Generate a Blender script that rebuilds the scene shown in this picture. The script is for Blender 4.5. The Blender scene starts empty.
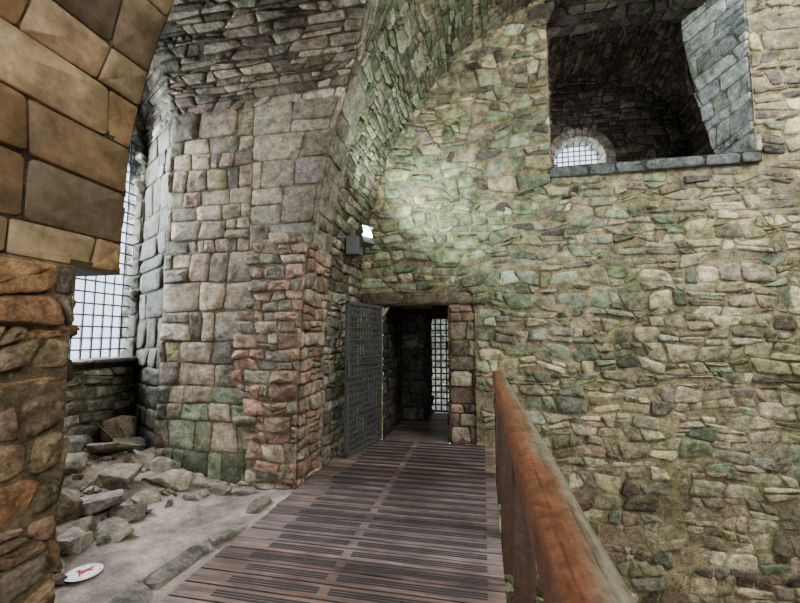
import bpy, bmesh, math, random
import numpy as np
from mathutils import Vector, Matrix, noise
rng=np.random.default_rng(21); random.seed(7)
scene=bpy.context.scene

# ---------------------------------------------------------------- materials
def new_mat(name):
    m=bpy.data.materials.new(name); m.use_nodes=True
    nt=m.node_tree; nt.nodes.clear()
    o=nt.nodes.new('ShaderNodeOutputMaterial'); b=nt.nodes.new('ShaderNodeBsdfPrincipled')
    nt.links.new(b.outputs[0],o.inputs[0]); return m,nt,b
def N(nt,t,**k):
    n=nt.nodes.new(t)
    for a,v in k.items(): setattr(n,a,v)
    return n
def noise_n(nt,vec,scale,detail=6,rough=.6):
    n=N(nt,'ShaderNodeTexNoise'); n.inputs['Scale'].default_value=scale; n.inputs['Detail'].default_value=detail
    n.inputs['Roughness'].default_value=rough; nt.links.new(vec,n.inputs['Vector']); return n
def ramp(nt,fac,a,b,ca,cb):
    r=N(nt,'ShaderNodeValToRGB'); r.color_ramp.elements[0].position=a; r.color_ramp.elements[1].position=b
    r.color_ramp.elements[0].color=(*ca,1); r.color_ramp.elements[1].color=(*cb,1); nt.links.new(fac,r.inputs[0]); return r
def mix(nt,kind,fac,a,b):
    m=N(nt,'ShaderNodeMix',data_type='RGBA',blend_type=kind)
    if isinstance(fac,(int,float)): m.inputs[0].default_value=fac
    else: nt.links.new(fac,m.inputs[0])
    for s,i in ((a,6),(b,7)):
        if isinstance(s,tuple): m.inputs[i].default_value=(*s,1)
        else: nt.links.new(s,m.inputs[i])
    return m.outputs[2]
def lin(r,g,b):
    f=lambda c:(c/255/12.92) if c/255<=.04045 else ((c/255+.055)/1.055)**2.4
    return (f(r),f(g),f(b))

def stone_mat(name,bump=.8,rough=.72,contrast=1.0,sc=1.0,blot=.4,fine=1.0):
    m,nt,b=new_mat(name)
    tc=N(nt,'ShaderNodeTexCoord').outputs['Object']
    at=N(nt,'ShaderNodeAttribute',attribute_name='Col').outputs['Color']
    n1=noise_n(nt,tc,8*sc,10,.7); n2=noise_n(nt,tc,38*sc,8,.75); n3=noise_n(nt,tc,1.1,5,.6); n4=noise_n(nt,tc,17*sc,8,.7)
    n5=noise_n(nt,tc,2.3,7,.65)
    lo=1-.56*contrast; hi=1+.5*contrast; fl,fh=1-.42*fine,1+.33*fine
    c=mix(nt,'MULTIPLY',1.0,at,ramp(nt,n1.outputs[0],.34,.66,(lo,lo*.98,lo*.95),(hi,hi,hi*1.02)).outputs[0])
    c=mix(nt,'MULTIPLY',1.0,c,ramp(nt,n2.outputs[0],.34,.66,(fl,fl,fl),(fh,fh,fh)).outputs[0])
    c=mix(nt,'MULTIPLY',1.0,c,ramp(nt,n3.outputs[0],.36,.64,(.74,.76,.7),(1.2,1.16,1.12)).outputs[0])
    bl=ramp(nt,n4.outputs[0],.56,.68,(0,0,0),(blot,)*3).outputs[0]
    c=mix(nt,'MIX',bl,c,lin(174,172,150))
    c=mix(nt,'MULTIPLY',1.0,c,ramp(nt,n5.outputs[0],.5,.66,(1,1,1),(.86,.93,.8)).outputs[0])
    nt.links.new(c,b.inputs['Base Color']); b.inputs['Roughness'].default_value=rough
    b.inputs['Specular IOR Level'].default_value=.35
    h=N(nt,'ShaderNodeMath',operation='MULTIPLY_ADD'); nt.links.new(n2.outputs[0],h.inputs[0]); h.inputs[1].default_value=.4
    nt.links.new(n1.outputs[0],h.inputs[2])
    bp=N(nt,'ShaderNodeBump'); bp.inputs['Strength'].default_value=bump; bp.inputs['Distance'].default_value=.06
    nt.links.new(h.outputs[0],bp.inputs['Height']); nt.links.new(bp.outputs[0],b.inputs['Normal'])
    return m
M_STONE=stone_mat('rubble_stone')
M_ASH=stone_mat('dressed_sandstone',.22,.5,.8,.3,.05,.55)
def flat_mat(name,col,rough=.5,metal=0,emit=None):
    m,nt,b=new_mat(name)
    tc=N(nt,'ShaderNodeTexCoord').outputs['Object']; n=noise_n(nt,tc,30,4)
    c=mix(nt,'MULTIPLY',1.0,col,ramp(nt,n.outputs[0],.3,.7,(.7,.7,.7),(1.2,1.2,1.2)).outputs[0])
    nt.links.new(c,b.inputs['Base Color']); b.inputs['Roughness'].default_value=rough; b.inputs['Metallic'].default_value=metal
    if emit: b.inputs['Emission Color'].default_value=(*emit[:3],1); b.inputs['Emission Strength'].default_value=emit[3]
    return m
M_IRON=flat_mat('weathered_iron',lin(92,94,94),.5,.2)
M_IRON_L=flat_mat('galvanised_bars',lin(105,115,130),.5,.2)
M_LAMP=flat_mat('lamp_housing',lin(105,108,108),.5,.3)
M_GLOW=flat_mat('lamp_lens',(1,1,1),.3,0,(.85,1,.97,40))
M_WHITE=flat_mat('sign_white',lin(225,225,228),.5)
M_RED=flat_mat('sign_red',lin(190,40,35),.5)
M_BLACK=flat_mat('grip_strip',lin(62,58,60),.7)
def wood_mat(name,along,base_attr=True,c0=None,c1=None,rough=.5,worn=None,bump=.35,crack=0):
    m,nt,b=new_mat(name)
    tc=N(nt,'ShaderNodeTexCoord').outputs['Object']
    mp=N(nt,'ShaderNodeMapping'); s=[14,14,14]; s[along]=1.0; mp.inputs['Scale'].default_value=s
    nt.links.new(tc,mp.inputs[0])
    n1=noise_n(nt,mp.outputs[0],2.5,8,.65); n2=noise_n(nt,tc,3,6,.6)
    col=N(nt,'ShaderNodeAttribute',attribute_name='Col').outputs['Color'] if base_attr else mix(nt,'MIX',n2.outputs[0],c0,c1)
    k=.45 if not crack else .68
    c=mix(nt,'MULTIPLY',1.0,col,ramp(nt,n1.outputs[0],.33,.68,(k,k,k),(1.8-k,1.75-k,1.7-k)).outputs[0])
    c=mix(nt,'MULTIPLY',1.0,c,ramp(nt,n2.outputs[0],.35,.65,(.7,.7,.73),(1.15,1.1,1.1)).outputs[0])
    if worn:
        g=N(nt,'ShaderNodeNewGeometry'); sx=N(nt,'ShaderNodeSeparateXYZ'); nt.links.new(g.outputs['Normal'],sx.inputs[0])
        a=N(nt,'ShaderNodeMath',operation='MULTIPLY_ADD'); nt.links.new(n2.outputs[0],a.inputs[0]); a.inputs[1].default_value=.8
        nt.links.new(sx.outputs[0],a.inputs[2])
        r=ramp(nt,a.outputs[0],.3,.7,(0,0,0),(1,1,1))
        wc=mix(nt,'MULTIPLY',1.0,worn,ramp(nt,n1.outputs[0],.33,.68,(.65,.65,.65),(1.25,1.25,1.25)).outputs[0])
        c=mix(nt,'MIX',r.outputs[0],c,wc)
    hgt=n1.outputs[0]
    if crack:
        mp2=N(nt,'ShaderNodeMapping'); s=[30,30,30]; s[along]=.8; mp2.inputs['Scale'].default_value=s; nt.links.new(tc,mp2.inputs[0])
        n5=noise_n(nt,mp2.outputs[0],1.6,10,.7); n6=noise_n(nt,tc,22,8,.75)
        q=1-crack
        c=mix(nt,'MULTIPLY',1.0,c,ramp(nt,n5.outputs[0],.34,.42,(q,q*.95,q*.9),(1,1,1)).outputs[0])
        c=mix(nt,'MULTIPLY',1.0,c,ramp(nt,n6.outputs[0],.35,.6,(.58,.56,.54),(1.22,1.22,1.22)).outputs[0])
        ad=N(nt,'ShaderNodeMath',operation='ADD'); nt.links.new(n6.outputs[0],ad.inputs[0]); nt.links.new(n5.outputs[0],ad.inputs[1]); hgt=ad.outputs[0]
    nt.links.new(c,b.inputs['Base Color']); b.inputs['Roughness'].default_value=rough
    bp=N(nt,'ShaderNodeBump'); bp.inputs['Strength'].default_value=bump; bp.inputs['Distance'].default_value=.012
    nt.links.new(hgt,bp.inputs['Height']); nt.links.new(bp.outputs[0],b.inputs['Normal'])
    return m
M_DECK=wood_mat('deck_timber',0,rough=.36)
M_RAIL=wood_mat('handrail_timber',1,False,lin(156,106,78),lin(116,78,58),.33,worn=lin(124,118,102),bump=.4,crack=.5)
M_POST=wood_mat('post_timber',2,False,lin(100,76,64),lin(66,52,46),.5,bump=.4,crack=.5)

# ---------------------------------------------------------------- mesh accumulator
class Acc:
    def __init__(s): s.v=[];s.f=[];s.c=[];s.m=[];s.sm=[];s.n=0
    def add(s,v,f,c,mi=0,smooth=False):
        v=np.asarray(v,float).reshape(-1,3); c=np.asarray(c,float)
        if c.ndim==1: c=np.tile(c,(len(v),1))
        s.v.append(v); s.c.append(c)
        for q in f: s.f.append([int(i)+s.n for i in q])
        s.m+= [mi]*len(f); s.sm+=[smooth]*len(f); s.n+=len(v)
    def box(s,lo,hi,c=(.5,.5,.5),mi=0,M=None):
        x0,y0,z0=lo;x1,y1,z1=hi
        v=np.array([(x0,y0,z0),(x1,y0,z0),(x1,y1,z0),(x0,y1,z0),(x0,y0,z1),(x1,y0,z1),(x1,y1,z1),(x0,y1,z1)])
        if M is not None: v=np.array([M@Vector(p) for p in v])
        s.add(v,[(0,3,2,1),(4,5,6,7),(0,1,5,4),(1,2,6,5),(2,3,7,6),(3,0,4,7)],c,mi)
    def build(s,name,mats,parent=None,bevel=0):
        me=bpy.data.meshes.new(name); V=np.concatenate(s.v); C=np.concatenate(s.c)
        me.from_pydata(V.tolist(),[],s.f)
        a=me.color_attributes.new('Col','FLOAT_COLOR','POINT')
        a.data.foreach_set('color',np.hstack([C[:,:3],np.ones((len(C),1))]).astype(np.float32).ravel())
        for m in mats: me.materials.append(m)
        me.polygons.foreach_set('material_index',s.m); me.polygons.foreach_set('use_smooth',s.sm)
        me.update(); o=bpy.data.objects.new(name,me); scene.collection.objects.link(o)
        if parent: o.parent=parent
        if bevel:
            b=o.modifiers.new('bevel','BEVEL'); b.width=bevel; b.segments=2; b.limit_method='ANGLE'
        return o
def empty(name,loc=(0,0,0)):
    e=bpy.data.objects.new(name,None); e.location=loc; e.empty_display_size=.1; scene.collection.objects.link(e); return e

# ---------------------------------------------------------------- masonry generator
K=12; TH=np.linspace(0,2*np.pi,K,endpoint=False)+np.pi/K
def layout(u0,u1,v0,v1,h,w,split=.2,wav=.22,slant=.16,hv=(.6,1.45)):
    vs=[v0]
    while vs[-1]<v1-h*.5: vs.append(vs[-1]+h*rng.uniform(*hv))
    vs=np.array(vs); vs=v0+(vs-v0)*(v1-v0)/(vs[-1]-v0)
    nb=len(vs); ph=rng.uniform(0,6.28,(nb,3)); fr=rng.uniform(.5,1,(nb,3))*np.array([1.2,2.6,5])/(w*4)
    A=np.full(nb,wav*h); A[0]=A[-1]=0
    def b(i,u): return vs[i]+A[i]*(np.sin(u*fr[i,0]*6.28+ph[i,0])*.5+np.sin(u*fr[i,1]*6.28+ph[i,1])*.35+np.sin(u*fr[i,2]*6.28+ph[i,2])*.25)
    Q=[]
    for i in range(nb-1):
        rh=vs[i+1]-vs[i]; u=u0-rng.uniform(0,w); jb=jt=u
        while u<u1:
            nu=u+w*rng.uniform(.4,1.65)*(0.6+.4*rh/h); s=slant*w*rng.uniform(-1,1); nb_,nt_=nu+s,nu-s
            a=(jb,b(i,jb));bb=(nb_,b(i,nb_));c=(nt_,b(i+1,nt_));d=(jt,b(i+1,jt))
            r=rng.random()
            if r<split and rh>h*.8:
                k=rng.uniform(.35,.65); k2=k+rng.uniform(-.1,.1)
                l=(a[0]+(d[0]-a[0])*k,a[1]+(d[1]-a[1])*k); rr=(bb[0]+(c[0]-bb[0])*k2,bb[1]+(c[1]-bb[1])*k2)
                Q.append((a,bb,rr,l)); 
                if r<split*.5:
                    m1=((l[0]+rr[0])/2,(l[1]+rr[1])/2); m2=((d[0]+c[0])/2,(d[1]+c[1])/2)
                    Q.append((l,m1,m2,d)); Q.append((m1,rr,c,m2))
                else: Q.append((l,rr,c,d))
            else: Q.append((a,bb,c,d))
            jb,jt=nb_,nt_; u=nu
    Q=np.array(Q); Q[:,:,0]=np.clip(Q[:,:,0],u0,u1); Q[:,:,1]=np.clip(Q[:,:,1],v0,v1)
    return Q
def panel(acc,P,u0,u1,v0,v1,h,w,H,col,toward,mortar=(.1,.09,.07),holes=(),holefn=None,push=None,
          gap=.005,bev=.013,split=.2,wav=.22,slant=.16,mi=0,res=.25,back=True,jit=.09,pw=.34,fill=.25,hv=(.6,1.45)):
    toward=np.array(toward,float)
    def PN(u,v):
        e=1e-3; p=P(u,v); du=P(u+e,v)-P(u-e,v); dv=P(u,v+e)-P(u,v-e); n=np.cross(du,dv)
        n/=np.linalg.norm(n,axis=-1,keepdims=True)+1e-12; return p,n
    uc,vc=(u0+u1)/2,(v0+v1)/2; p,n=PN(np.array([uc]),np.array([vc])); sg=1 if np.dot(n[0],toward-p[0])>0 else -1
    Q=layout(u0,u1,v0,v1,h,w,split,wav,slant,hv)
    keep=[]
    for q in Q:
        c=q.mean(0); ok=True
        for (a,b_,c_,d_) in holes:
            if a<c[0]<b_ and c_<c[1]<d_: ok=False;break
            for k in range(4):
                x,y=q[k]
                if a<x<b_ and c_<y<d_:
                    ds=[x-a,b_-x,y-c_,d_-y]; j=int(np.argmin(ds))
                    if j==0:x=a
                    elif j==1:x=b_
                    elif j==2:y=c_
                    else:y=d_
                    q[k]=(x,y)
        if ok and holefn is not None and holefn(c[0],c[1]): ok=False
        wd=abs(q[1,0]-q[0,0]+q[2,0]-q[3,0])/2; hd=abs(q[3,1]-q[0,1]+q[2,1]-q[1,1])/2
        if wd<.03 or hd<.02: ok=False
        if ok: keep.append(q)
    Q=np.array(keep); n_=len(Q)
    wd=np.maximum(abs(Q[:,1,0]-Q[:,0,0]+Q[:,2,0]-Q[:,3,0])/4,.012); hd=np.maximum(abs(Q[:,3,1]-Q[:,0,1]+Q[:,2,1]-Q[:,1,1])/4,.012)
    s0=np.sign(np.cos(TH))*abs(np.cos(TH))**pw; t0=np.sign(np.sin(TH))*abs(np.sin(TH))**pw
    J=1+rng.uniform(-jit,jit*.3,(n_,K))
    Hs=H*rng.uniform(.3,1.2,n_)+ .004; ta=rng.normal(0,.22,n_); tb=rng.normal(0,.26,n_)
    b1=np.minimum(bev,np.minimum(wd,hd)*.5)
    allu=[];allv=[];allh=[]
    for (ins,sc,hk,nz) in ((0,1,-.25,0),(b1*.25,1,.68,.1),(b1,1,.98,.13),(b1,.55,1.03,.2),(b1,0.0,1.03,.16)):
        sx=np.clip(1-(gap*.5+ins)/wd,.15,1)[:,None]*sc; sy=np.clip(1-(gap*.5+ins)/hd,.15,1)[:,None]*sc
        s=s0[None]*sx*J; t=t0[None]*sy*J
        if sc==0: s=s[:,:1]*0; t=t[:,:1]*0
        w4=np.stack([(1-s)*(1-t),(1+s)*(1-t),(1+s)*(1+t),(1-s)*(1+t)],-1)/4
        uv=np.einsum('nkc,ncd->nkd',w4,Q)
        hh=Hs[:,None]*(hk+ (s*ta[:,None]+t*tb[:,None])*(hk>0)+rng.normal(0,1,s.shape)*nz)
        if hk<0: hh=np.full(s.shape,-.01)
        allu.append(uv[...,0]);allv.append(uv[...,1]);allh.append(hh)
    U=np.concatenate(allu,1);V=np.concatenate(allv,1);HH=np.concatenate(allh,1)
    if push is not None: HH=HH+push(Q[:,:,0].mean(1),Q[:,:,1].mean(1))[:,None]
    p,n=PN(U.ravel(),V.ravel()); pos=p+n*sg*HH.ravel()[:,None]
    cen,_=PN(Q[:,:,0].mean(1),Q[:,:,1].mean(1))
    C=np.repeat(col(cen),4*K+1,axis=0)
    T=[]
    for r in range(3):
        for k in range(K):
            a=r*K+k;b_=r*K+(k+1)%K; T.append((a,b_,b_+K,a+K))
    for k in range(K): T.append((3*K+k,3*K+(k+1)%K,4*K))
    if sg<0: T=[t[::-1] for t in T]
    F=[]
    st=4*K+1
    for i in range(n_):
        o=i*st
        for t in T: F.append([j+o for j in t])
    acc.add(pos,F,C,mi,True)
    if back:
        us=list(np.linspace(u0,u1,max(2,int((u1-u0)/res)+1))); vv=list(np.linspace(v0,v1,max(2,int((v1-v0)/res)+1)))
        for (a,b_,c_,d_) in holes: us+=[x for x in (a,b_) if u0<x<u1]; vv+=[x for x in (c_,d_) if v0<x<v1]
        us=sorted(set(us));vv=sorted(set(vv)); G=np.array([(a,b_) for b_ in vv for a in us]); p,n=PN(G[:,0],G[:,1])
        p=p+n*sg*(H*fill)
        if push is not None: p=p+n*sg*push(G[:,0],G[:,1])[:,None]
        f=[];nu=len(us)
        for j in range(len(vv)-1):
            for i in range(nu-1):
                c=((us[i]+us[i+1])/2,(vv[j]+vv[j+1])/2)
                if any(a<c[0]<b_ and c_<c[1]<d_ for (a,b_,c_,d_) in holes): continue
                if holefn is not None and holefn(*c): continue
                q=[j*nu+i,j*nu+i+1,(j+1)*nu+i+1,(j+1)*nu+i]; f.append(q if sg>0 else q[::-1])
        acc.add(p,f,np.array(mortar),0,False)
DESAT=.45
def pal(*cs,ds=None):
    P=np.array([lin(*c) for c in cs]); L=(P@np.array([.25,.6,.15]))[:,None]; d=DESAT if ds is None else ds
    return P*(1-d)+L*d
def pick(P,n,var=.26):
    c=P[rng.integers(0,len(P),n)]; return c*(1+rng.uniform(-var,var,(n,1)))*(1+rng.normal(0,.02,(n,3)))
def palf(P,var=.24): return lambda cen: np.clip(pick(P,len(cen),var),.004,.9)
GREEN=pal((146,164,128),(126,144,108),(162,176,146),(108,122,92),(152,160,112),(134,142,120),ds=.38)
KHAKI=pal((186,174,136),(166,158,120),(196,186,152),(146,140,108),(138,132,114),(172,164,132),(152,148,118),ds=.32)
BROWN=pal((162,138,116),(132,110,90),(174,154,128),(106,92,76),(148,134,100),ds=.35)
PIER=pal((168,154,140),(180,162,146),(146,138,126),(188,174,152),(128,122,112),(172,160,130),(172,150,136),ds=.22)
RED=pal((176,144,126),(188,158,142),(156,124,108),(182,166,150),(168,146,124),(150,138,124),(166,130,114),(146,140,130),ds=.2)
ASHN=pal((164,134,96),(142,112,78),(158,132,94),(126,100,72),(100,86,70),(154,130,100),(116,96,76),ds=.2)
RUBN=pal((164,126,84),(134,110,86),(150,112,78),(108,96,84),(158,134,104),(114,96,76),(140,112,96),ds=.2)
VAULT=pal((132,126,108),(108,102,88),(152,142,120),(100,102,84),(124,108,94),(160,150,126))
VGREEN=pal((138,148,118),(118,130,102),(158,162,136),(108,118,92),(140,134,108),ds=.38)
DARK=pal((104,96,88),(86,78,72),(120,108,96),(72,68,62),(96,86,82))
GREY=pal((128,124,110),(146,136,120),(106,104,96),(152,148,130),(120,122,106))
BLUEG=pal((150,166,172),(132,148,154),(168,182,186))

# ---------------------------------------------------------------- vault profiles
def prof(pts):
    pts=np.array(pts,float)
    for _ in range(3):
        q=[pts[0]]
        for a,b in zip(pts[:-1],pts[1:]): q+= [a*.75+b*.25,a*.25+b*.75]
        q.append(pts[-1]); pts=np.array(q)
    s=np.concatenate([[0],np.cumsum(np.linalg.norm(np.diff(pts,axis=0),axis=1))]); return pts,s
MP,MS=prof([(-2.05,-.3),(-2.05,1),(-2.02,2),(-1.93,3),(-1.68,4.2),(-1.32,5),(-.75,5.8),(.05,6.55),(1.0,7.05),(2,7.3),(3,7.4)])
NP_,NS=prof([(-2.57,-.3),(-2.57,1),(-2.57,1.8),(-2.56,2.8),(-2.5,3.3),(-2.28,4.0),(-1.95,4.7),(-1.4,5.4),(-.7,6.1),(.05,6.6),(1.0,7.1),(2,7.35),(3,7.45)])
Xm=lambda z:np.interp(z,MP[:,1],MP[:,0]); Sm=lambda z:np.interp(z,MP[:,1],MS)
Xn=lambda z:np.interp(z,NP_[:,1],NP_[:,0]); Sn=lambda z:np.interp(z,NP_[:,1],NS)
Pm=lambda u,v:np.stack([np.interp(v,MS,MP[:,0]),u,np.interp(v,MS,MP[:,1])],-1)
Pn=lambda u,v:np.stack([np.interp(v,NS,NP_[:,0]),u,np.interp(v,NS,NP_[:,1])],-1)
YB=6.3; YP=4.27; YN=2.38; YL=2.05
CAM=(0,0,1.6)

# ---------------------------------------------------------------- far wall
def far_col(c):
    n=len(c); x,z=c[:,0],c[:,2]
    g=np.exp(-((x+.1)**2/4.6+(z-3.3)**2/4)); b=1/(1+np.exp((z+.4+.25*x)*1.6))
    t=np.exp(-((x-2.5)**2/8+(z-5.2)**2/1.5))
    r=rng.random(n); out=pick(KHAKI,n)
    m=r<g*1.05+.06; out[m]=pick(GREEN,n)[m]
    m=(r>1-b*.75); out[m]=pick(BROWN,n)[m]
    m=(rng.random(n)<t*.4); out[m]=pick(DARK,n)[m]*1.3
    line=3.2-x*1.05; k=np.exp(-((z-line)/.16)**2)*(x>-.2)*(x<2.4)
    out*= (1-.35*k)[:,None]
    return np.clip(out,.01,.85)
A=Acc()
OP=(1.07,3.78,4.02,6.95)
DR=(-1.58,-.51,-.25,2.1); LIN=(-1.95,-.15,2.1,2.3); QU=(-.51,-.12,0,2.1)
def wpush(u,v):
    line=3.2-(u-0.0)*1.05+.12*np.sin(v*5)
    return np.where((v<line)&(v<2.6)&(u>-.2)&(u<2.4),.09,0)+.03*np.sin(u*1.9+v*1.3)*np.sin(v*2.1-u*.7)
def dropfar(u,v):
    return v>0 and u<Xm(v)-.35
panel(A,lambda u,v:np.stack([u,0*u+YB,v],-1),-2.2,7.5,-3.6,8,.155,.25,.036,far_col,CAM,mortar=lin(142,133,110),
      holes=(OP,DR,LIN,QU),holefn=dropfar,push=wpush,wav=.5,slant=.26,split=.42,jit=.15,hv=(.45,1.9),fill=.38,pw=.38)
A.build('wall_back',[M_STONE])
A=Acc()
panel(A,lambda u,v:np.stack([u,0*u+YB-.05,v],-1),-1.95,-.15,2.1,2.3,.2,.9,.03,palf(pal((120,104,84),(100,88,72))),CAM,mortar=lin(90,80,62),wav=.02,slant=.02,split=0,mi=0)
panel(A,lambda u,v:np.stack([u,0*u+YB-.05,v],-1),-.51,-.12,0,2.1,.2,.45,.03,palf(pal((162,134,108),(136,108,86),(128,112,92),(168,148,120))),CAM,mortar=lin(90,80,62),wav=.03,slant=.04,split=0)
A.box((-.53,YB-.05,0),(-.5,YB+.02,2.1),lin(110,96,78)); A.box((-1.95,YB-.05,2.09),(-.15,YB+.02,2.12),lin(90,80,62))
A.build('trim_1',[M_STONE])
A=Acc()
panel(A,lambda u,v:np.stack([u,0*u+YB-.05,v],-1),1.02,3.82,4.0,4.17,.2,.7,.025,palf(BLUEG*.36,.15),CAM,mortar=lin(56,58,58),wav=.02,slant=.03,split=0)
panel(A,lambda u,v:np.stack([u,v,0*u+4.17],-1),1.02,4.05,YB-.05,YB+.95,.4,.7,.02,palf(BLUEG*.5,.15),(2,6,6),mortar=lin(70,72,70),wav=.02,slant=.03,split=0)
A.build('trim_2',[M_STONE])

# ---------------------------------------------------------------- left wall / vault (beyond pier)
A=Acc()
def side_col(c):
    n=len(c); z=c[:,2]; r=rng.random(n); o=pick(VAULT,n)
    m=r<np.clip((z-2.4)/2,0,.7); o[m]=pick(VGREEN,n)[m]
    m=(z<2.4)&(r<.5); o[m]=pick(GREY,n)[m]
    return np.clip(o,.01,.8)
panel(A,Pm,YP,YB+.05,0,MS[-1],.115,.22,.035,side_col,(2,5,2),mortar=lin(112,106,88),wav=.35,slant=.2,split=.2)
ZS=4.42; AH=.95; yc0=(YN+YP)/2; hw0=(YP-YN)/2
def Pab(u,v):
    L=6.0; za=ZS+AH*np.sqrt(np.clip(1-((u-yc0)/hw0)**2,0,1)); s0=Sm(za); s=s0+(MS[-1]-s0)*v/L
    return Pm(u,s)
panel(A,Pab,YN,YP,0,6,.12,.22,.035,side_col,(2,3,2),mortar=lin(112,106,88),wav=.3,slant=.2,res=.1)
panel(A,Pn,-1.8,YN,Sn(4.3),NS[-1],.12,.26,.035,palf(VAULT),(2,1,2),mortar=lin(80,74,62),wav=.3,slant=.2)
A.build('ceiling',[M_STONE])

# ---------------------------------------------------------------- pier
A=Acc(); mort=lin(130,120,104)
fx=lambda x0,L:(lambda u,v:np.stack([x0+(Xm(v)+.035-x0)*u/L,0*u+YP,v],-1))
def pier_col(c):
    n=len(c); o=pick(PIER,n,.2); z=c[:,2]
    m=rng.random(n)<np.clip((1.4-z)/1.8,0,.5); o[m]=(pick(GREEN,n)*.85)[m]
    return np.clip(o,.01,.8)
panel(A,fx(-3.9,1.85),0,1.85,-.3,2.62,.27,.3,.035,pier_col,CAM,mortar=mort,wav=.1,slant=.06,split=.15,bev=.014,pw=.24,jit=.06)
panel(A,lambda u,v:np.stack([u,0*u+YP,v],-1),-3.9,-2.72,2.62,ZS+.04,.28,.3,.035,pier_col,CAM,mortar=mort,wav=.1,slant=.06,split=.12,bev=.014,pw=.24,jit=.06)
panel(A,fx(-2.72,.9),0,.9,2.62,ZS+.04,.36,.5,.03,palf(pal((164,152,134),(146,138,124),(176,162,140),(138,130,114)),.13),CAM,mortar=mort,wav=.03,slant=.04,split=.1,bev=.012,pw=.22,jit=.04)
rag=lambda u,v: u<.12+.08*math.sin(v*3.1+.6)+.05*math.sin(v*9.7) or v>2.6+.2*math.sin(u*4-.4)
panel(A,fx(-2.85,.82),0,.82,-.3,2.8,.145,.21,.05,palf(RED*1.05,.2),CAM,mortar=lin(142,124,108),wav=.25,slant=.18,split=.2,push=lambda u,v:0*u+.04+.05*np.clip(u/.5,0,1),holefn=rag,res=.07)
panel(A,lambda u,v:np.stack([Xm(v)+.03,u,v],-1),YP-.01,YP+.5,2.62,ZS+.3,.36,.5,.03,palf(pal((146,136,118),(130,122,108),(146,144,124)),.13),(3,5,2),mortar=mort,wav=.03,slant=.04,split=.05,pw=.24)
panel(A,lambda u,v:np.stack([Xm(v)+.035,u,v],-1),YP-.09,YP+.55,-.3,2.66,.15,.22,.04,palf(RED*.9,.2),(3,5,2),mortar=lin(120,104,90),wav=.2,slant=.15,split=.2)
JX,JY=-4.9,4.92
jb=lambda u,v:np.stack([-3.9-u*1.0,YP+.05+u*(JY-YP-.05),v],-1)
panel(A,jb,0,1.0,-.3,ZS+.35,.34,.5,.03,palf(GREY*.6,.2),CAM,mortar=lin(88,82,70),wav=.06,slant=.06,split=.05)  # jamb stones coloured darker to stand in for grazing-light shade
A.build('wall_pier',[M_STONE])

# ---------------------------------------------------------------- bay vault
A=Acc()
def Pbv(u,v):
    z=ZS+AH*np.sin(v/1.0*1.0); x=-4.9+(Xm(z)+4.9)*u/3.2
    far=np.where(x<-3.9,YP+(-3.9-x)*(JY-YP),YP); yc=(far+YN)/2; hw=(far-YN)/2
    return np.stack([x,yc+hw*np.cos(v),z],-1)
panel(A,Pbv,0,3.2,0,math.pi,.1,.26,.04,palf(VAULT*1.3,.32),(-3,3.4,2),mortar=lin(104,98,84),wav=.3,slant=.2,res=.12)
A.build('ceiling_window_bay',[M_STONE])

# ---------------------------------------------------------------- window wall (left)
WX=-4.9; WC=3.83; WR=1.03; WS=4.0; WZ=1.28
def inwin(y,z,m=0): 
    if z<WZ-m: return False
    if z<WS: return abs(y-WC)<WR+m
    return (y-WC)**2+((z-WS)*1.0)**2<(WR+m)**2
A=Acc()
panel(A,lambda u,v:np.stack([0*u+WX,u,v],-1),1.9,5.0,-.3,5.6,.17,.3,.06,palf(GREY*1.5,.25),(-2,3.4,2),mortar=lin(120,114,98),holefn=lambda a,b:inwin(a,b),res=.06,wav=.3,slant=.2)
pv=lambda u,v:np.stack([WX-.25+u,WC+WR*np.cos(v/WR),WS+WR*np.sin(v/WR)],-1)
panel(A,pv,0,.3,0,math.pi*WR,.22,.3,.02,palf(GREY*.7,.2),(WX,WC,WS),mortar=lin(84,78,62),wav=.02,slant=.02,split=0,res=.08)
for sgn in (-1,1):
    panel(A,lambda u,v:np.stack([WX-.25+u,0*u+WC+sgn*WR,v],-1),0,.3,WZ,WS,.3,.3,.02,palf(GREY*.7,.2),(WX,WC,2.5),mortar=lin(84,78,62),wav=.02,slant=.02,split=0)
panel(A,lambda u,v:np.stack([WX-.25+u,v,0*u+WZ],-1),0,.45,WC-WR,WC+WR,.5,.6,.03,palf(GREY,.2),(WX,WC,2.5),mortar=lin(84,78,62),wav=.02,slant=.02,split=0)
A.build('wall_left',[M_STONE])

def lattice(acc,o,du,dv,W,Hh,su,sv,r,inside=None,frame=.02,c=(.3,.3,.3)):
    o,du,dv=Vector(o),Vector(du).normalized(),Vector(dv).normalized(); dn=du.cross(dv)
    M=Matrix((du,dn,dv)).transposed().to_4x4(); M.translation=o
    nu=int(round(W/su)); nv=int(round(Hh/sv))
    for i in range(nu+1):
        u=W*i/nu; lo,hi=0,Hh
        if inside:
            zs=[z for z in np.linspace(0,Hh,160) if inside(u,z)]
            if len(zs)<3: continue
            lo,hi=min(zs),max(zs)
        acc.box((u-r,-r,lo),(u+r,r,hi),c,0,M)
    for j in range(nv+1):
        v=Hh*j/nv; lo,hi=0,W
        if inside:
            xs=[x for x in np.linspace(0,W,120) if inside(x,v)]
            if len(xs)<3: continue
            lo,hi=min(xs),max(xs)
        acc.box((lo,-r*1.8,v-r),(hi,-r*.2,v+r),c,0,M)
    if frame and not inside:
        f=frame
        acc.box((-f,-f,-f),(f,f,Hh+f),c,0,M);acc.box((W-f,-f,-f),(W+f,f,Hh+f),c,0,M)
        acc.box((-f,-f,-f),(W+f,f,f),c,0,M);acc.box((-f,-f,Hh-f),(W+f,f,Hh+f),c,0,M)
A=Acc()
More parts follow.
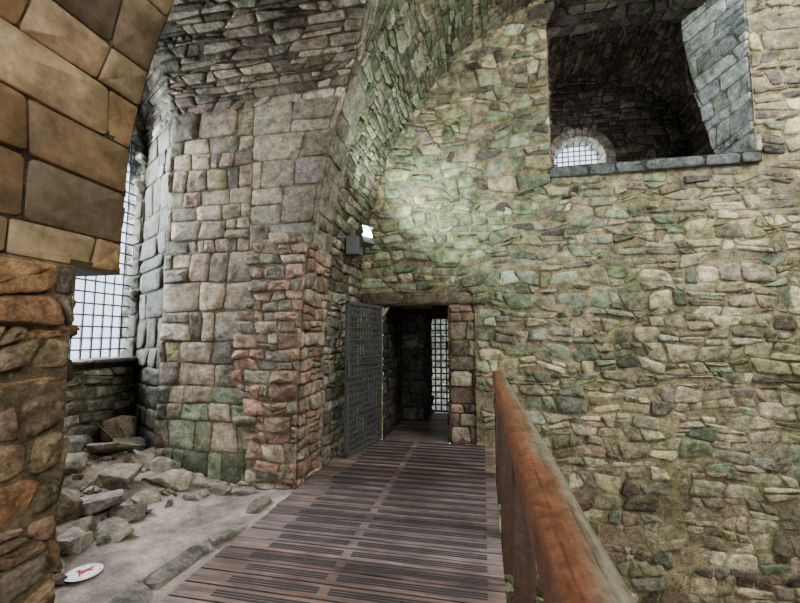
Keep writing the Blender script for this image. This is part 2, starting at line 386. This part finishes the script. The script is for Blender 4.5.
lattice(A,(WX-.1,WC-WR,WZ),(0,1,0),(0,0,1),2*WR,WS-WZ+WR,.14,.15,.010,inside=lambda u,v:inwin(WC-WR+u,WZ+v+.001,.01))
A.build('window_1',[M_IRON_L])

# ---------------------------------------------------------------- near pier (left foreground)
A=Acc()
def near_col(c):
    n=len(c); o=pick(ASHN,n,.18); return np.clip(o*.95,.01,.7)
panel(A,Pn,-1.8,YN,Sn(2.05),Sn(4.6),.33,.85,.02,near_col,(0,1,2),mortar=lin(72,62,50),wav=.03,slant=.03,split=.0,bev=.01,gap=.006,pw=.12,jit=.01,mi=1)
panel(A,Pn,-1.8,YL,0,Sn(2.05),.2,.3,.07,palf(RUBN*1.15,.28),(0,1,1),mortar=lin(112,98,80),wav=.35,slant=.22,split=.2,bev=.025,gap=.01,fill=.35)
rf=lambda Y:(lambda u,v:np.stack([-4.95+(Xn(v)+4.95)*u/2.4,0*u+Y,v],-1))
panel(A,rf(YL),0,2.4,-.3,2.05,.18,.3,.06,palf(RUBN,.3),(-3,4,1),mortar=lin(60,50,40),wav=.3,slant=.2)
panel(A,rf(YN),0,2.4,2.05,4.6,.36,.6,.03,near_col,(-3,4,3),mortar=lin(60,50,40),wav=.04,slant=.04,mi=1)
panel(A,lambda u,v:np.stack([-4.95+(np.maximum(Xn(v),Xm(v))+4.95)*u/2.4,0*u+YN-.005,v],-1),0,2.4,4.4,5.8,.2,.3,.03,palf(VAULT),(-1.5,0,2),mortar=lin(60,50,40))
A.box((-4.95,YL-.02,2.04),(-2.55,YN,2.09),lin(70,60,46),1)
A.build('wall_pillar',[M_STONE,M_ASH])

# ---------------------------------------------------------------- passage beyond the door
A=Acc(); PB=8.75
sx=lambda X:(lambda u,v:np.stack([0*u+X,u,v],-1)); sy=lambda Y:(lambda u,v:np.stack([u,0*u+Y,v],-1)); sz=lambda Z:(lambda u,v:np.stack([u,v,0*u+Z],-1))
mk=dict(mortar=lin(50,46,40),wav=.2,slant=.15)
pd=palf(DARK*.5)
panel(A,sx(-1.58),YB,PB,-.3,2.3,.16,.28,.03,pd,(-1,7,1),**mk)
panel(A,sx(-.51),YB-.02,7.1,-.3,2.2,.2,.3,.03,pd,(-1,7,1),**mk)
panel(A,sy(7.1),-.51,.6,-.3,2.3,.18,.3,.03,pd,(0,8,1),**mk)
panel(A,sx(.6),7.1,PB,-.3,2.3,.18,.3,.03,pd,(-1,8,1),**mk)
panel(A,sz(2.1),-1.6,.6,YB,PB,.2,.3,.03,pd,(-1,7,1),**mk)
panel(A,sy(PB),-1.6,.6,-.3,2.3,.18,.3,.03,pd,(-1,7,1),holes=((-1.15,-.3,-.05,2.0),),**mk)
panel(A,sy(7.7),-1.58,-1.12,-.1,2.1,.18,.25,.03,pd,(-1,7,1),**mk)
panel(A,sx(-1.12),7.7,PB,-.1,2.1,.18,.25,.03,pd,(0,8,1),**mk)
A.build('wall_passage',[M_STONE])
A=Acc()
panel(A,sy(11.2),-4,3,-.4,3.2,.25,.4,.04,palf(pal((200,200,184),(180,184,160),(216,210,190))),(-1,7,1),mortar=lin(180,176,160))
panel(A,sz(-.12),-4,3,PB,11.2,.4,.5,.02,palf(pal((190,186,172),(170,166,154))),(-1,9,2),mortar=lin(150,146,130))
A.build('wall_courtyard',[M_STONE])
A=Acc(); lattice(A,(-1.15,PB+.03,.0),(1,0,0),(0,0,1),.85,2.0,.12,.13,.015); A.build('door_1',[M_IRON])
A=Acc(); g0=Vector((-1.6,6.18,.04)); g1=Vector((-1.8,5.18,.04)); lattice(A,g0,(g1-g0),(0,0,1),(g1-g0).length,2.02,.085,.085,.009,frame=.022)
A.box((-.02,-.05,1.0),(.0,.05,1.2),(.2,.2,.2),0,Matrix.Translation(g1+Vector((.05,0,0))))
A.build('door_2',[M_IRON])

# ---------------------------------------------------------------- upper chamber
A=Acc(); x0,x1,z0,z1=OP; CB=9.4
mk=dict(mortar=lin(60,54,46),wav=.25,slant=.2)
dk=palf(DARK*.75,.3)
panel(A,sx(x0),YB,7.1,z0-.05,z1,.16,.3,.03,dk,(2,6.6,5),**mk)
def rev(u,v): 
    k=np.clip((v-4.0)/2.6,0,1)**.55; return np.stack([x1+.02+(.24-.64*k)*(u-YB)/.9,u,v],-1)
panel(A,rev,YB-.02,7.2,z0-.05,z1,.22,.5,.03,palf(BLUEG*1.3,.15),(2,6.6,5),mortar=lin(134,142,142),wav=.1,slant=.1)  # pale blue-grey stone colour stands in for cool light on this reveal
panel(A,sz(z0+.02),x0-.6,4.6,YB+.85,CB,.3,.4,.03,dk,(2,7,6),**mk)
panel(A,sz(z1),x0-.1,4.4,YB,7.15,.2,.3,.03,dk,(2,7,4),**mk)
R=2.05; XC=2.45
def cv(u,v):
    a=np.clip(v/R,0,math.pi); low=np.where(v<0,v,np.where(v>R*math.pi,R*math.pi-v,0))
    return np.stack([XC+R*np.cos(a),u,5.5+R*np.sin(a)+low],-1)
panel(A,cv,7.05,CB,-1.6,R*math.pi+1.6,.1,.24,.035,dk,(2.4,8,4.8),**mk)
panel(A,sy(7.12),.3,x0+.02,3.9,7.7,.2,.3,.02,dk,(2,8,5),**mk)
panel(A,sy(7.15),x1+.22,4.6,3.9,7.7,.2,.3,.02,dk,(2,8,5),**mk)
panel(A,sy(7.21),x1-.36,4.6,5.6,7.7,.2,.3,.02,dk,(2,8,5),**mk)
panel(A,sy(7.12),x0,x1,z1-.02,7.8,.2,.3,.02,dk,(2,8,5),**mk)
UC=2.2; UR=.56; US=5.56
uw=lambda a,b:(abs(a-UC)<UR and 4.6<b<US) or (b>=US and (a-UC)**2+(b-US)**2<UR**2)
uo=lambda a,b:uw(a,b) or (b>=US and (a-UC)**2+(b-US)**2<(UR+.06)**2)
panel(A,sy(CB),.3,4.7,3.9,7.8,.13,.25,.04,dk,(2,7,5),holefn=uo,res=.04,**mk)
LT=pal((190,188,176),(170,170,160))
ar=lambda u,v:np.stack([UC+(UR+u)*np.cos(v/UR),0*u+CB-.05,US+(UR+u)*np.sin(v/UR)],-1)
panel(A,ar,0,.2,0,math.pi*UR,.16,.5,.03,palf(LT*.45),(UC,8,US),mortar=lin(110,106,92),wav=.02,slant=.02,split=0,res=.06)
for (a,b_) in ((UC-UR-.2,UC-UR),(UC+UR,UC+UR+.2)): panel(A,sy(CB-.05),a,b_,4.4,US,.2,.5,.03,palf(LT*.45),(UC,8,5),mortar=lin(110,106,92),wav=.02,slant=.02,split=0)
pv=lambda u,v:np.stack([UC+(UR-u*.12)*np.cos(v/UR),CB-.05+u,US+(UR-u*.12)*np.sin(v/UR)],-1)
panel(A,pv,-.02,.4,0,math.pi*UR,.16,.4,.02,palf(LT),(UC,CB,US),mortar=lin(150,146,130),wav=.02,slant=.02,split=0,res=.06)
panel(A,sx(UC+UR),CB-.06,CB+.35,4.55,US,.2,.4,.02,palf(LT),(UC,CB,5),**mk)
panel(A,sx(UC-UR),CB-.06,CB+.35,4.55,US,.2,.4,.02,palf(LT),(UC,CB,5),**mk)
panel(A,sz(4.62),UC-UR,UC+UR,CB-.06,CB+.4,.3,.4,.02,palf(LT),(UC,CB,5),**mk)
A.build('wall_upper_chamber',[M_STONE])
A=Acc(); lattice(A,(UC-UR,CB+.2,4.6),(1,0,0),(0,0,1),2*UR,US-4.6+UR,.12,.12,.013,inside=lambda u,v:uw(UC-UR+u,4.601+v)); A.build('window_2',[M_IRON_L])

# ---------------------------------------------------------------- rest of the hall
A=Acc()
panel(A,sx(7.5),-6,YB,-3.6,8,.3,.5,.05,palf(KHAKI),(0,0,2),mortar=lin(118,108,84)); A.build('wall_right',[M_STONE])
A=Acc()
panel(A,sy(-6),-2.6,7.5,-3.6,4.5,.3,.5,.05,palf(KHAKI),(0,0,2),mortar=lin(118,108,84)); A.build('wall_front',[M_STONE])
A=Acc()
panel(A,sz(-3.6),-2.6,7.5,-6,YB,.5,.6,.03,palf(KHAKI),(0,0,2),mortar=lin(110,104,88)); 
panel(A,sx(-.2),-6,YB,-3.6,-.35,.2,.35,.04,palf(BROWN),(4,0,-2),mortar=lin(90,80,66))
A.build('floor_lower_hall',[M_STONE])

# ---------------------------------------------------------------- ground in the bay
M_G,nt,b=new_mat('sandy_ground')
tc=N(nt,'ShaderNodeTexCoord').outputs['Object']; n1=noise_n(nt,tc,2.2,6,.6); n2=noise_n(nt,tc,60,6,.7); n3=noise_n(nt,tc,7,8,.72)
c=ramp(nt,n1.outputs[0],.35,.65,lin(122,112,104),lin(180,168,158)).outputs[0]
c=mix(nt,'MULTIPLY',1.0,c,ramp(nt,n2.outputs[0],.3,.7,(.6,.6,.6),(1.25,1.25,1.25)).outputs[0])
c=mix(nt,'MULTIPLY',1.0,c,ramp(nt,n3.outputs[0],.34,.64,(.6,.57,.55),(1.15,1.15,1.15)).outputs[0])
nt.links.new(c,b.inputs['Base Color']); b.inputs['Roughness'].default_value=.8
bp=N(nt,'ShaderNodeBump'); bp.inputs['Distance'].default_value=.04; bp.inputs['Strength'].default_value=.7; nt.links.new(n3.outputs[0],bp.inputs['Height']); nt.links.new(bp.outputs[0],b.inputs['Normal'])
def gz(x,y):
    p=Vector((x,y,0)); z=-.06+.03*noise.noise(p*1.7)+.012*noise.noise(p*7)
    t=max(0,min(1,(-x-3.0+ (y-2.2)*.12)/1.2)); z+=t*t*(.28+.12*noise.noise(p*2.5)+.06*noise.noise(p*8))
    return z
A=Acc(); xs=np.linspace(-5,-1.85,90); ys=np.linspace(-1.8,5.05,180)
A.add([(x,y,gz(x,y)) for y in ys for x in xs],[(j*90+i,j*90+i+1,(j+1)*90+i+1,(j+1)*90+i) for j in range(179) for i in range(89)],(.5,.5,.5),0,True)
A.build('floor',[M_G])

def rock(acc,c,s,rot=0,col=(.3,.28,.25),npt=16,bev=.12):
    bm=bmesh.new()
    for _ in range(npt):
        p=Vector((random.uniform(-1,1),random.uniform(-1,1),random.uniform(-1,1)))
        k=max(abs(p.x),abs(p.y),abs(p.z)); p=p/k*random.uniform(.8,1) if random.random()<.7 else p.normalized()
        bm.verts.new((p.x*s[0],p.y*s[1],p.z*s[2]))
    r=bmesh.ops.convex_hull(bm,input=bm.verts)
    for v in [v for v in bm.verts if not v.link_faces]: bm.verts.remove(v)
    bmesh.ops.bevel(bm,geom=list(bm.edges),offset=min(s)*bev,segments=2,affect='EDGES',profile=.6)
    M=Matrix.Translation(c)@Matrix.Rotation(rot,4,'Z')@Matrix.Rotation(random.uniform(-.15,.15),4,'X')
    bm.verts.index_update()
    acc.add([tuple(M@v.co) for v in bm.verts],[[v.index for v in f.verts] for f in bm.faces],col,0,False); bm.free()
def rc(P): return tuple(np.clip(P[random.randrange(len(P))]*random.uniform(.75,1.15),0,1))
RK=pal((150,140,126),(128,120,108),(166,152,134),(112,106,94),(150,132,114),(158,148,140),ds=.3)
A=Acc()
for (x,y,sx_,sy_,sz_,r) in [(-3.35,3.92,.27,.15,.09,.2),(-3.3,2.75,.2,.22,.12,.5),(-3.05,2.95,.14,.2,.08,1.1),(-3.5,2.45,.22,.16,.16,.2),(-3.05,2.5,.14,.14,.09,.2),
    (-3.5,3.2,.25,.18,.1,.9),(-3.75,3.6,.24,.2,.11,.2),(-4.1,3.9,.26,.17,.13,.5),(-4.3,4.3,.2,.2,.15,1),(-3.9,4.0,.2,.12,.12,0),(-3.1,4.05,.16,.1,.1,.3),(-2.8,4.0,.14,.08,.07,.1),
    (-4.2,3.3,.28,.22,.15,.7),(-3.8,2.8,.25,.22,.18,.3),(-4.5,3.6,.22,.24,.22,.3),(-3.3,3.5,.15,.12,.07,.3),(-4.6,4.4,.22,.16,.24,.4),(-4.0,2.6,.3,.25,.25,.4),(-3.25,2.3,.18,.12,.13,.2),(-3.55,2.85,.2,.14,.2,.9),
    (-3.6,4.0,.22,.12,.13,.1),(-2.5,4.0,.12,.07,.05,.3),(-3.2,3.2,.16,.12,.08,.6),(-3.15,2.68,.1,.16,.1,.2)]:
    rock(A,(x,y,gz(x,y)+sz_*.45),(sx_,sy_,sz_),r,rc(RK))
for _ in range(260):
    x=random.uniform(-4.7,-2.8);y=random.uniform(2.3,4.12);s=random.uniform(.012,.06)
    if x>-3.15 and y<3.6 and random.random()<.75: continue
    rock(A,(x,y,gz(x,y)+s*.3),(s*random.uniform(1,1.6),s,s*.7),random.uniform(0,3),rc(RK),10)
A.build('rubble_stones',[M_STONE])
A=Acc(); y=1.2
while y<3.7:
    l=random.uniform(.14,.3); w=random.uniform(.08,.14)
    rock(A,(-2.05-w-random.uniform(0,.04),y+l,gz(-2.15,y)+.0),(w,l,.065),random.uniform(-.06,.06),rc(pal((150,140,128),(128,120,108),(140,132,116))),18,.2)
    y+=2*l-.02
A.build('kerb_stones',[M_STONE])

# ---------------------------------------------------------------- walkway
A=Acc(); y=-1.6; DW=pal((142,122,114),(124,106,100),(156,136,128),(106,94,92),(138,118,106),(128,116,114),ds=.22)
while y<8.6:
    narrow=y>YB-.15; xa,xb=(-1.55,-.54) if narrow else (-1.96,.11)
    if narrow and y>7.1: xb=.5
    if y>7.6: xa=-1.08
    c=rc(DW); z=random.uniform(-.003,.003); j=random.uniform(-.01,.015)
    A.box((xa+j,y,-.045+z),(xb,y+.135,z),c,0)
    if not narrow:
        e=random.uniform(-.05,.05)
        for (a,b_) in ((xa+.3+e,-1.05),(-.98,.0)):
            for q in (.036,.061,.086): A.box((a,y+q,z-.002),(b_,y+q+.013,z+.004),(.02,.02,.02),1)
    y+=.15
A.box((-1.93,-1.6,-.25),(-1.85,YB,-.048),rc(DW),0);A.box((.0,-1.6,-.25),(.1,YB,-.048),rc(DW),0);A.box((-.9,-1.6,-.25),(-.8,PB,-.048),rc(DW),0)
A.build('walkway',[M_DECK,M_BLACK],bevel=.003)

# ---------------------------------------------------------------- railing
rl=empty('railing',(0,0,0))
A=Acc(); n=28; ys=np.linspace(-1.5,4.95,160); RX=.165
V=[];F=[]
for j,yy in enumerate(ys):
    for k in range(n):
        a=2*math.pi*k/n; rx=.07;rz=.062
        ca,sa=math.cos(a),math.sin(a); x=RX+rx*math.copysign(abs(ca)**.75,ca); z=1.135+rz*math.copysign(abs(sa)**.75,sa)
        w=.006*noise.noise(Vector((ca*2,yy*2.2,sa*2)))+.002*noise.noise(Vector((ca*6,yy*8,sa*6)))
        V.append((x+w*ca+.006*math.sin(yy*1.3),yy,z+w*sa))
nj=len(ys)
for j in range(nj-1):
    for k in range(n): F.append((j*n+k,(j+1)*n+k,(j+1)*n+(k+1)%n,j*n+(k+1)%n))
F.append(tuple(range(n))); F.append(tuple((nj-1)*n+k for k in reversed(range(n))))
A.add(V,F,(.3,.2,.1),0,True); A.build('handrail',[M_RAIL],rl)
A=Acc()
for yy in (-.9,.5,1.95,3.45,4.85):
    A.box((RX-.05,yy-.05,-.25),(RX+.04,yy+.05,1.1),(.2,.1,.1),0)
A.box((RX-.02,-1.5,1.02),(RX+.02,4.9,1.08),(.2,.1,.1),0)
A.build('posts',[M_POST],rl,bevel=.006)

# ---------------------------------------------------------------- floodlight
fl=empty('floodlight',(0,0,0)); A=Acc()
Mx=Matrix.Translation((-1.64,5.5,3.06))@Matrix.Rotation(math.radians(-30),4,'Z')@Matrix.Rotation(math.radians(-25),4,'Y')
A.box((-.09,-.11,-.14),(.02,.11,.1),(.5,)*3,0,Mx); A.box((-.02,-.12,.1),(.1,.12,.11),(.5,)*3,0,Mx)
A.box((-.02,-.12,-.02),(.08,-.11,.11),(.5,)*3,0,Mx)
A.box((-1.88,5.48,2.95),(-1.7,5.52,2.99),(.5,)*3,0); A.box((-1.88,5.3,2.76),(-1.7,5.52,3.02),(.5,)*3,0)
A.build('housing',[M_LAMP],fl,bevel=.006)
A=Acc(); A.box((.021,-.095,-.02),(.03,.095,.09),(1,1,1),0,Mx); A.build('lens',[M_GLOW],fl)

# ---------------------------------------------------------------- floor sign
SX,SY=-2.74,2.42
sg=empty('floor_sign',(SX,SY,0)); 
def disc(r0,r1,z,mat,name):
    A=Acc(); n=40; V=[];F=[]
    for k in range(n):
        a=2*math.pi*k/n; V+=[(r0*math.cos(a),r0*math.sin(a),z),(r1*math.cos(a),r1*math.sin(a),z)]
    for k in range(n): F.append((2*k,2*k+1,(2*k+3)%(2*n),(2*k+2)%(2*n)))
    A.add(V,F,(1,1,1),0); A.build(name,[mat],sg)
zg=max(gz(SX+dx,SY+dy) for dx in (-.1,0,.1) for dy in (-.1,0,.1))
disc(0.0001,.11,zg+.006,M_WHITE,'disc'); disc(.094,.098,zg+.008,M_RED,'ring')
A=Acc(); 
for (a,b_,c_,d_,r) in ((-.008,.05,.008,.075,0),(-.012,-.02,.012,.045,0),(-.05,.01,.05,.022,.5),(-.045,-.03,.045,-.018,-.7)):
    A.box((a,b_,zg+.007),(c_,d_,zg+.010),(1,0,0),0,Matrix.Rotation(r,4,'Z'))
A.build('figure',[M_RED],sg)

# ---------------------------------------------------------------- lights
w=bpy.data.worlds.new('World'); scene.world=w; w.use_nodes=True
bg=w.node_tree.nodes['Background']; bg.inputs[0].default_value=(.80,.90,1,1); bg.inputs[1].default_value=1.6
def area(name,loc,to,sx_,sy_,p,col):
    l=bpy.data.lights.new(name,'AREA'); l.shape='RECTANGLE'; l.size=sx_; l.size_y=sy_; l.energy=p; l.color=col
    o=bpy.data.objects.new(name,l); o.location=loc; o.rotation_euler=(Vector(to)-Vector(loc)).to_track_quat('-Z','Y').to_euler(); scene.collection.objects.link(o); return o
area('skylight_roof_gap',(5.6,1.5,8.0),(3.5,6,-1),3,4,620,(1,.98,.92))
area('rear_fill',(1.5,-5.6,2.4),(-.8,5,4),4,3,380,(1,.97,.92))  # added fill to brighten the vault; the rear wall has no window
area('daylight_bay_window',(-5.9,3.7,3.2),(-2.5,3.2,.3),2.2,3.4,460,(.88,.94,1))
area('daylight_gate',(-.7,9.0,2.6),(-1,7,.3),.8,.4,6,(.95,.97,1))
area('daylight_upper_window',(2.2,10.6,5.6),(2.4,7,5),1.5,1.5,80,(.8,.9,1))
area('daylight_upper_side_window',(.6,8.2,5.2),(4,7.6,6),1,1,40,(1,.93,.86))
l=bpy.data.lights.new('floodlight_beam','SPOT'); l.energy=210; l.color=(.88,1,.92); l.spot_size=math.radians(165); l.spot_blend=.7; l.shadow_soft_size=.06
o=bpy.data.objects.new('floodlight_beam',l); o.location=(-1.42,5.3,3.16); o.rotation_euler=Vector((1,.0,.85)).to_track_quat('-Z','Y').to_euler(); scene.collection.objects.link(o); o.parent=fl

# ---------------------------------------------------------------- camera
cd=bpy.data.cameras.new('camera'); cd.lens=18; cd.sensor_width=36; cd.clip_start=.02
co=bpy.data.objects.new('camera',cd); co.location=CAM; co.rotation_euler=(math.radians(95),0,math.radians(11.7)); scene.collection.objects.link(co); scene.camera=co
scene.view_settings.view_transform='AgX'
try: scene.view_settings.look='AgX - Medium High Contrast'
except Exception: pass
scene.view_settings.exposure=.2
